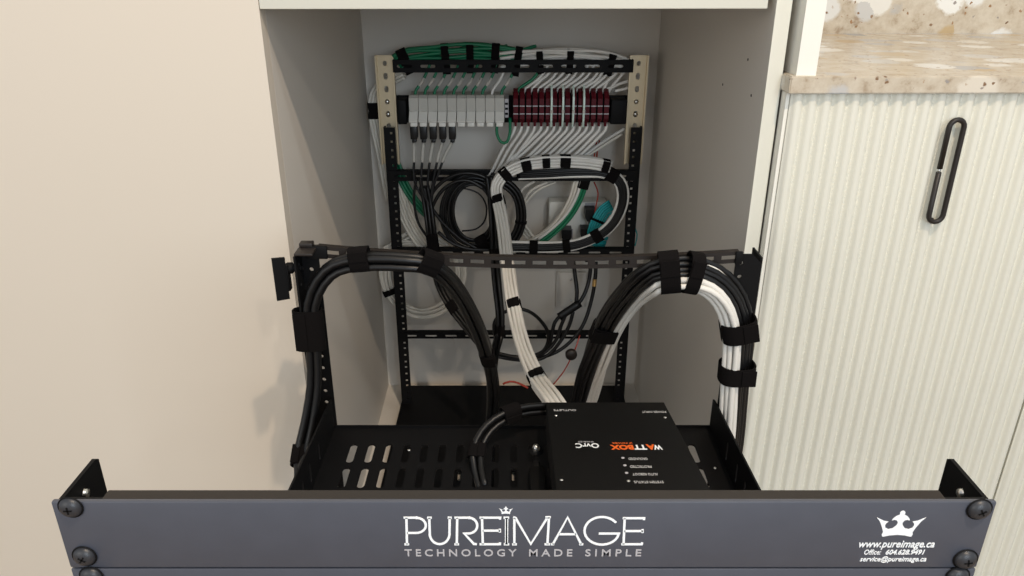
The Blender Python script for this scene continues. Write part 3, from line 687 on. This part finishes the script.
while x < L:
    strip(bm, prev, min(L, prev+.0075), 0, .0015, -.0024, .0026, 1); prev += .0215; x = prev
lb = done('lacing_bar', bm, 'brownm', rk)
bm = bmesh.new(); strip(bm, 0, L, .0, .0075, .0052, .0064, 30); done('bar_flange', bm, 'brownm', lb)
for sgn in (-1, 1):
    xs_ = (xa-.012, xa+.010) if sgn < 0 else (xb-.004, xb+.003)
    zc_ = za if sgn < 0 else zb3; yy = .738 if sgn < 0 else .7272
    box('bar_tab', (xs_[0], yy, zc_-.007), (xs_[1], yy+.003, zc_+.007), 'black', lb, bev=.0005)
# base, side rails
box('base_plate', (-.12, .33, ZB_-.004), (.235, .74, ZB_), 'black', rk)
for xx in (PX0+.02, PX1-.03): box('side_rail', (xx, PY+.02, ZB_-.002), (xx+.012, .745, ZB_+.028), 'black', rk, bev=.001)
for xx in (-.17, .18): 
    box('slide', (xx, .7005, ZF+.001), (xx+.014, .945, ZF+.013), 'steel', rk, bev=.001)
    box('slide_mount', (xx, .62, ZF+.0005), (xx+.014, .70, ZB_-.0005), 'steel', rk, bev=.001)

# ------------------------------------------------------------------ blank panels with print
def screw(px, py, parent, m='black'):
    p = P(px, py, PY-.001); T = basis((p.x, PY-.0003, p.z), (1, 0, 0), (0, 0, 1), (0, -1, 0)) @ Matrix.Rotation(random.random(), 4, 'Z')
    bm = bmesh.new(); add_lathe(bm, [(.0058, 0), (.0058, .0006), (.0050, .0019), (.0034, .0028), (.0017, .0032), (0, .0033)], 22, T)
    s = done('screw', bm, 'blackm', parent, True)
    bm = bmesh.new()
    for a in (0, math.pi/2):
        add_box(bm, (-.0021, -.0004, .0026), (.0021, .0004, .0035), 0, T @ Matrix.Rotation(a, 4, 'Z'))
    done('cross_recess', bm, 'black', s)
    bm = bmesh.new(); add_lathe(bm, [(.0066, 0), (.0066, .0004), (.004, .0006)], 22, T); done('washer', bm, 'black', s, True)
pn = thing('blanking_plate', (PX0, PY, PZ-PH), 'dark blank rack panel with white crown logo and lettering, across the front', 'panel')
bm = bmesh.new(); add_box(bm, (PX0, PY, PZ-PH), (PX1, PY+.003, PZ), .0008)
done('faceplate', bm, 'panel', pn, 'auto')
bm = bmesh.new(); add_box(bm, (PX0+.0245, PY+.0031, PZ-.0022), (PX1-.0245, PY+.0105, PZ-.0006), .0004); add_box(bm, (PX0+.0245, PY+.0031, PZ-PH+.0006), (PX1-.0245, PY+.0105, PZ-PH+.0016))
done('stiffening_flange', bm, 'brownm', pn)  # dimmer top reflection of the panel put into a darker metal colour
for px, py in ((70, 508), (84, 557), (980, 510), (966, 560)): screw(px, py, pn)
p2 = thing('blanking_plate', (PX0, PY, PZ-.0447-PH), 'plain dark rack panel just under the lettered panel', 'panel')
bm = bmesh.new(); add_box(bm, (PX0, PY, PZ-.0447-PH), (PX1, PY+.003, PZ-.0447), .0006); add_box(bm, (PX0+.0245, PY+.0025, PZ-.0447-.0016), (PX1-.0245, PY+.0115, PZ-.0447))
done('faceplate', bm, 'panel', p2, 'auto')
for px, py in ((91, 577), (958, 577)): screw(px, py, p2)

def strokes(name, lines, wd, m, parent, y=PY):
    bm = bmesh.new()
    for ln in lines:
        q = [P(a, b, y) for a, b in ln]; q = [Vector((p.x, p.z)) for p in q]; n = len(q); Lf, Rt = [], []
        for i in range(n):
            d1_ = (q[i]-q[i-1]).normalized() if i else (q[1]-q[0]).normalized()
            d2_ = (q[i+1]-q[i]).normalized() if i < n-1 else d1_
            t = (d1_+d2_).normalized(); nrm = Vector((-t.y, t.x)); k = min(1.6, 1/max(.5, nrm.dot(Vector((-d1_.y, d1_.x)))))
            Lf.append(q[i]+nrm*wd/2*k); Rt.append(q[i]-nrm*wd/2*k)
        for i in range(n-1):
            add_prism(bm, [tuple(Lf[i]), tuple(Lf[i+1]), tuple(Rt[i+1]), tuple(Rt[i])], y-.0003, y+.0001, 'y')
    return done(name, bm, m, parent)
A_ = lambda *q: [(395+x/7.877, 500+y/7.877) for x, y in q]
B_ = lambda *q: [(520+x/7.877, 500+y/7.877) for x, y in q]
def arc(cx, cy, rx, ry, a0, a1, n=14): return [(cx+rx*math.cos(math.radians(a0+(a1-a0)*i/n)), cy+ry*math.sin(math.radians(a0+(a1-a0)*i/n))) for i in range(n+1)]
word = [A_((90, 138), (95, 347)), A_((68, 138), (165, 138), *arc(165, 198, 78, 60, -90, 90), (96, 258)), A_((75, 347), (112, 347)),
        A_((270, 138), (274, 250), *arc(352, 262, 78, 84, 172, 8), (431, 138)), A_((253, 138), (290, 138)), A_((415, 138), (447, 138)),
        A_((490, 138), (487, 347)), A_((468, 138), (580, 138), *arc(580, 200, 68, 62, -90, 90), (545, 262), (622, 345), (645, 347)), A_((468, 347), (505, 347)),
        A_((685, 138), (692, 347)), A_((665, 138), (828, 138), (826, 152)), A_((690, 240), (828, 240)), A_((826, 226), (826, 254)), A_((666, 347), (826, 347), (827, 333)),
        A_((875, 138), (875, 347)), A_((883, 138), (881, 347)), A_((855, 138), (900, 138)), A_((857, 347), (900, 347)),
        A_((940, 138), (940, 347)), A_((922, 347), (960, 347)), [A_((930, 134))[0], A_((950, 140))[0], B_((85, 345))[0], B_((215, 138))[0]], B_((228, 134), (216, 347)), B_((200, 134), (243, 134)), B_((193, 347), (236, 347)),
        B_((258, 347), (375, 135), (482, 347)), B_((308, 268), (442, 268)), B_((242, 347), (270, 347)), B_((466, 347), (498, 347)),
        B_(*arc(645, 241, 137, 109, -36, -345, 26)[:-1], (778, 263), (620, 263)),
        B_((824, 142), (815, 347)), B_((808, 142), (977, 142), (975, 156)), B_((820, 243), (967, 243)), B_((965, 229), (965, 257)), B_((797, 347), (958, 347), (961, 333))]
strokes('logo_lettering', word, .00125, 'print', pn)
CR = [(.5, .88), (.535, .86), (.552, .82), (.545, .75), (.61, .70), (.66, .62), (.675, .56), (.62, .58), (.575, .56), (.545, .48), (.56, .40), (.62, .30), (.70, .27), (.765, .32), (.785, .40), (.77, .47), (.735, .52), (.83, .55), (.98, .66), (.90, .52), (.83, .32), (.79, .17), (.805, .09), (.79, .03), (.76, .02), (.65, .06), (.5, .08)]
CR = [(x, y) for x, y in CR]; CR = CR + [(1-x, y) for x, y in CR[::-1][1:-1]]
def crown(name, px0, px1, py0, py1):
    a, b = P(px0, py1, PY), P(px1, py0, PY)
    pts = [(a.x+(b.x-a.x)*x, (b.z-a.z)*(y/.88)) for x, y in CR]
    me = plate_mesh(pts, [], .0004); me.transform(FRONT(0, PY, a.z)); me.materials.clear()
    return link(name, me, 'print', pn)
crown('crown_emblem', 871, 929, 510.5, 537)
crown('small_crown', 498.8, 513, 506.5, 514)
def ptxt(name, body, px0, px1, py0, py1, m='print', **k):
    a, b = P(px0, py1, PY), P(px1, py0, PY)
    return text(name, body, a.x, b.x, a.z, b.z, PY-.0001, m, pn, **k)
ptxt('tagline_lettering', 'TECHNOLOGY', 405, 516.5, 549, 556, 'printg', spacing=1.5, bold=.012)
ptxt('tagline_lettering', 'MADE', 529, 572.5, 549, 556, 'printg', spacing=1.5, bold=.012)
ptxt('tagline_lettering', 'SIMPLE', 585, 641.5, 549, 556, 'printg', spacing=1.5, bold=.012)
ptxt('address_lettering', 'www.pureimage.ca', 857.5, 935.5, 540.5, 549.3, shear=.2, bold=.012)
ptxt('phone_lettering', 'Office:', 863.5, 881.5, 549.3, 554.3, shear=.2, bold=.008)
ptxt('phone_lettering', '604.628.9491', 885, 925, 549.3, 554.3, shear=.2, bold=.02)
ptxt('mail_lettering', 'service@pureimage.ca', 859, 927, 556, 562.5, shear=.2, bold=.012)

# ------------------------------------------------------------------ rack shelf
TZ = EYE-.4975; TX0, TX1 = -.202, .225; TYB = .735
sh = thing('rack_shelf', (.01, .53, TZ), 'black slotted rack shelf carrying the black box behind the panel', 'shelf')
hs = []
n = 22; pitch = .0195
for i in range(n):
    x = -.1735 + pitch*i
    if x > TX1-.02: break
    for y in (.6865, .6445, .600, .555, .505, .46): hs.append(slot(x, y, .0078, .033))
plate('tray', rect(TX0, PY+.02, TX1, TYB), hs, .0016, 'black', sh, basis((0, 0, TZ), (1, 0, 0), (0, 1, 0), (0, 0, 1)))
box('back_lip', (TX0, TYB-.0008, TZ-.0008), (TX1, TYB+.0008, TZ+.004), 'black', sh)
for xx, s_ in ((TX0, -1), (TX1, 1)):
    pr = [(0, 0), (.41, 0), (.41, .0385), (.405, .040), (.24, .0495), (0, .0495)]
    hs2 = [slot(.41-(TYB-y), .019, .0045, .022) for y in (.665, .628, .60, .565, .53, .49)]
    plate('side_flange', pr, hs2, .0018, 'black', sh, SIDE(xx+s_*.0009+(s_*.010 if False else 0), TYB-.41, TZ))
for k, (px, py) in enumerate(((409, 450), (715, 468))):
    tq = (py-288)/FPX; zc = .4967/(sP+tq*cP); y_ = zc*(cP-tq*sP)
    bm = bmesh.new(); add_lathe(bm, [(.0018, 0), (.0016, .0006), (0, .0008)], 10, Matrix.Translation((P(px, py, y_).x, y_, TZ+.0008))); done('rivet', bm, 'steel', sh, True)
tq = (446-288)/FPX; zc = .49/(sP+tq*cP); y_ = zc*(cP-tq*sP); c = P(536, 446, y_)
bn = thing('standoff_bolt', (c.x, y_, TZ), 'black standoff with bright domed nut beside the black box', 'bolt')
bm = bmesh.new(); add_lathe(bm, [(.0045, 0), (.0045, .004), (.0035, .007), (.0, .0085)], 6, Matrix.Translation((c.x, y_, TZ+.0012))); done('nut', bm, 'steel', bn, True)
bm = bmesh.new(); add_lathe(bm, [(.008, 0), (.008, .0012), (.003, .0012)], 16, Matrix.Translation((c.x, y_, TZ+.0008))); done('washer', bm, 'black', bn, True)
# small adapter lying in front of the nut
c = P(539, 466, .655)
ad = thing('power_adapter', (c.x, .645, TZ), 'small black adapter lying on the shelf left of the black box', 'adapter')
box('adapter_body', (c.x-.010, .590, TZ+.001), (c.x+.005, .648, TZ+.014), 'box', ad, bev=.002)
box('adapter_plug', (c.x-.006, .6485, TZ+.003), (c.x+.001, .660, TZ+.011), 'cordb', ad, bev=.001)

# ------------------------------------------------------------------ black power-control box, front propped up
BL, BR_ = P(546, 402, .72), P(664, 403.3, .72)
ang = math.radians(11.0); LB, WB, HB = .222, (BR_-BL).length, .038
ey = Vector((0, -math.cos(ang), math.sin(ang))); ez = Vector((0, math.sin(ang), math.cos(ang))); ex = Vector((1, 0, 0))
BT = basis(BL, ex, ey, ez)      # local: x to the right, y towards the viewer, z up; origin back-left top corner (left-handed mirror is avoided below)
BT = basis(BL+Vector((WB, 0, 0)), -ex, ey, ez)   # x runs to the left so that the writing reads from the far side
bx = thing('power_controller', (BL.x+WB/2, .62, TZ), 'flat black control box with orange and white print on the shelf', 'electronic device')
bm = bmesh.new(); add_box(bm, (0, 0, -HB), (WB, LB, 0), .0012); done('case', bm, 'box', bx, 'auto', BT)
bm = bmesh.new(); add_box(bm, (.012, -.004, -HB+.008), (WB-.012, .0, -.008), .0008); done('rear_sockets', bm, 'cordb', bx, T=BT)
for xx in (.02, WB-.035):
    b0 = BT @ Vector((xx+.0075, LB-.03, -HB))
    bm = bmesh.new(); add_box(bm, (b0.x-.008, b0.y-.012, TZ+.0009), (b0.x+.008, b0.y+.012, b0.z-.001), .002); done('foot', bm, 'cordb', bx)
def bpos(px, py):
    """where a direction meets the tilted lid, in lid coordinates"""
    d = P(px, py, 1.0)-Vector((0, 0, EYE)); o = Vector((0, 0, EYE)); t = (BL-o).dot(ez)/d.dot(ez)
    q = BT.inverted() @ (o+d*t); return q
def btxt(body, px0, px1, py0, py1, m='print', **k):
    # lettering is upside-down to the viewer: its start is on the right, its top nearer the viewer
    ym = (py0+py1)/2; a, b = bpos(px1, ym), bpos(px0, ym); lo, hi = bpos((px0+px1)/2, py0), bpos((px0+px1)/2, py1)
    T = BT @ basis((0, 0, .0), (1, 0, 0), (0, -1, 0), (0, 0, 1))
    # lid frame: x left, y towards viewer. letters: right = -x?  handled by mirrored bounds
    return text('lettering', body, a.x, b.x, lo.y, hi.y, 0, m, bx, T=BT, thick=.0002, **k)
btxt('W', 653.5, 662, 445, 449.7, bold=.045)
btxt('A', 646.5, 655, 444.5, 449.7, 'orange', bold=.045)
btxt('TT', 634, 646.5, 445, 449.7, bold=.045)
btxt('BOX', 610.5, 633.5, 445, 449.7, 'orange', bold=.045)
btxt('IP POWER', 612, 632, 442.4, 443.8, 'orange')
btxt('OvrC', 575.5, 599, 443.4, 448, bold=.02)
btxt('ENABLED', 578, 593.5, 441.3, 442.5, 'printg')
for s_, x0, x1, y in (('GROUNDED', 628.5, 647.5, 458.8), ('PROTECTED', 630, 651.5, 466.6), ('AUTO REBOOT', 632.5, 658, 474.2), ('SYSTEM STATUS', 634, 663.5, 482)):
    btxt(s_, x0, x1, y-1.0, y+1.2, 'printb')
btxt('OUTLETS', 553.5, 576, 409.4, 411, 'printb')
btxt('POWER INPUT', 642, 666, 411, 412.8, 'printb')
for px, py, m in ((622.8, 458), (624.8, 465.5), (626.5, 473), (628.5, 481)) and [(622.8, 458, 'printg'), (624.8, 465.5, 'printg'), (626.5, 473, 'printg'), (628.5, 481, 'steel'), (556, 415.5, 'steel'), (665, 417.5, 'steel'), (561.5, 480, 'steel')]:
    q = bpos(px, py); bm = bmesh.new(); add_lathe(bm, [(.0016, 0), (.0014, .0006), (0, .0009)], 10, Matrix.Translation((q.x, q.y, 0)))
    done('indicator' if m == 'printg' else 'screw', bm, m, bx, True, BT)
# two cords leaving the box to the left and bending down onto the shelf
bundle('device_cable', 'two black cords arching from the black box down to the shelf', PP([(548, 409, .722), (530, 410, .715), (512, 414, .705), (496, 422, .695), (484, 434, .685), (477, 450, .672), (478, 468, .655), (483, 488, .632)]), [(-.0042, 0, 'cordb'), (.0042, 0, 'cordb'), (0, .006, 'cordb')], .0036, [(.33, .020), (.66, .016)], 'cable')

# ------------------------------------------------------------------ bundles on the rack's lacing bar
bundle('black_cable_arch', 'thick black cables arching from left rear post along the lacing bar to the niche', PP([(300, 478, .66), (301, 455, .69), (308, 425, .705), (314, 385, .715), (313, 345, .72), (310, 318, .722), (315, 293, .722), (328, 274, .722), (346, 265.5, .722), (375, 263, .721), (405, 264, .721), (428, 267, .724), (446, 279, .74), (462, 300, .78), (476, 328, .83), (486, 355, .88), (492, 380, .93), (493, 405, .985), (490, 430, 1.03), (488, 465, 1.05), (486, 500, 1.06)]),
       [(-.0042, 0, 'cordb'), (.0042, 0, 'cordb'), (-.002, .0075, 'cordb'), (.005, .0075, 'cordb')], .0043, [(301, 458, .022), (310.5, 326, .045, (.003, .008)), (357, 263.5, .020, (0, .006)), (425, 266, .022, (0, .006)), (489, 357, .03)], 'cable bundle', step=.012)
arch = PP([(571, 500, 1.07), (573, 465, 1.05), (577, 425, 1.01), (586, 395, .96), (594, 365, .90), (604, 334, .845), (620, 305, .80), (638, 285, .752), (658, 275.5, .722), (680, 273.5, .720), (701, 277, .720), (718, 287, .720), (730, 304, .721), (736, 327, .722), (736, 350, .722), (733, 380, .722), (731, 410, .722), (728, 445, .722), (720, 492, .722), (712, 540, .722)])
ac = []
for v, ms in ((-.0085, 'bbbbww'), (-.0025, 'bbbbww'), (.0035, '.bbbww')):
    for i, m in enumerate(ms):
        if m != '.': ac.append((.0145-i*.0058, v, 'cordb' if m == 'b' else 'cablew'))
bundle('mixed_cable_arch', 'black and white cables arching over the right end of the lacing bar', arch, ac, .0031, [(605, 327, .030), (664, 275, .020, (0, .004)), (692, 275, .014, (0, .004)), (736, 329, .022), (734, 372, .020)], 'cable bundle', step=.012, jit=.0007, twist=((0, .75), (.315, .6), (.468, .05), (.56, .05), (.69, .75)))
tag(tube('white_cable', PP([(692, 262, .728), (703, 264, .725), (714, 269.5, .722), (724, 278, .722), (733, 290, .724)]), .0033, 'cablew'), 'single white cable on top of the arch beside the right rear post', 'cable')
# loop anchored under the sill : flat cables on the post
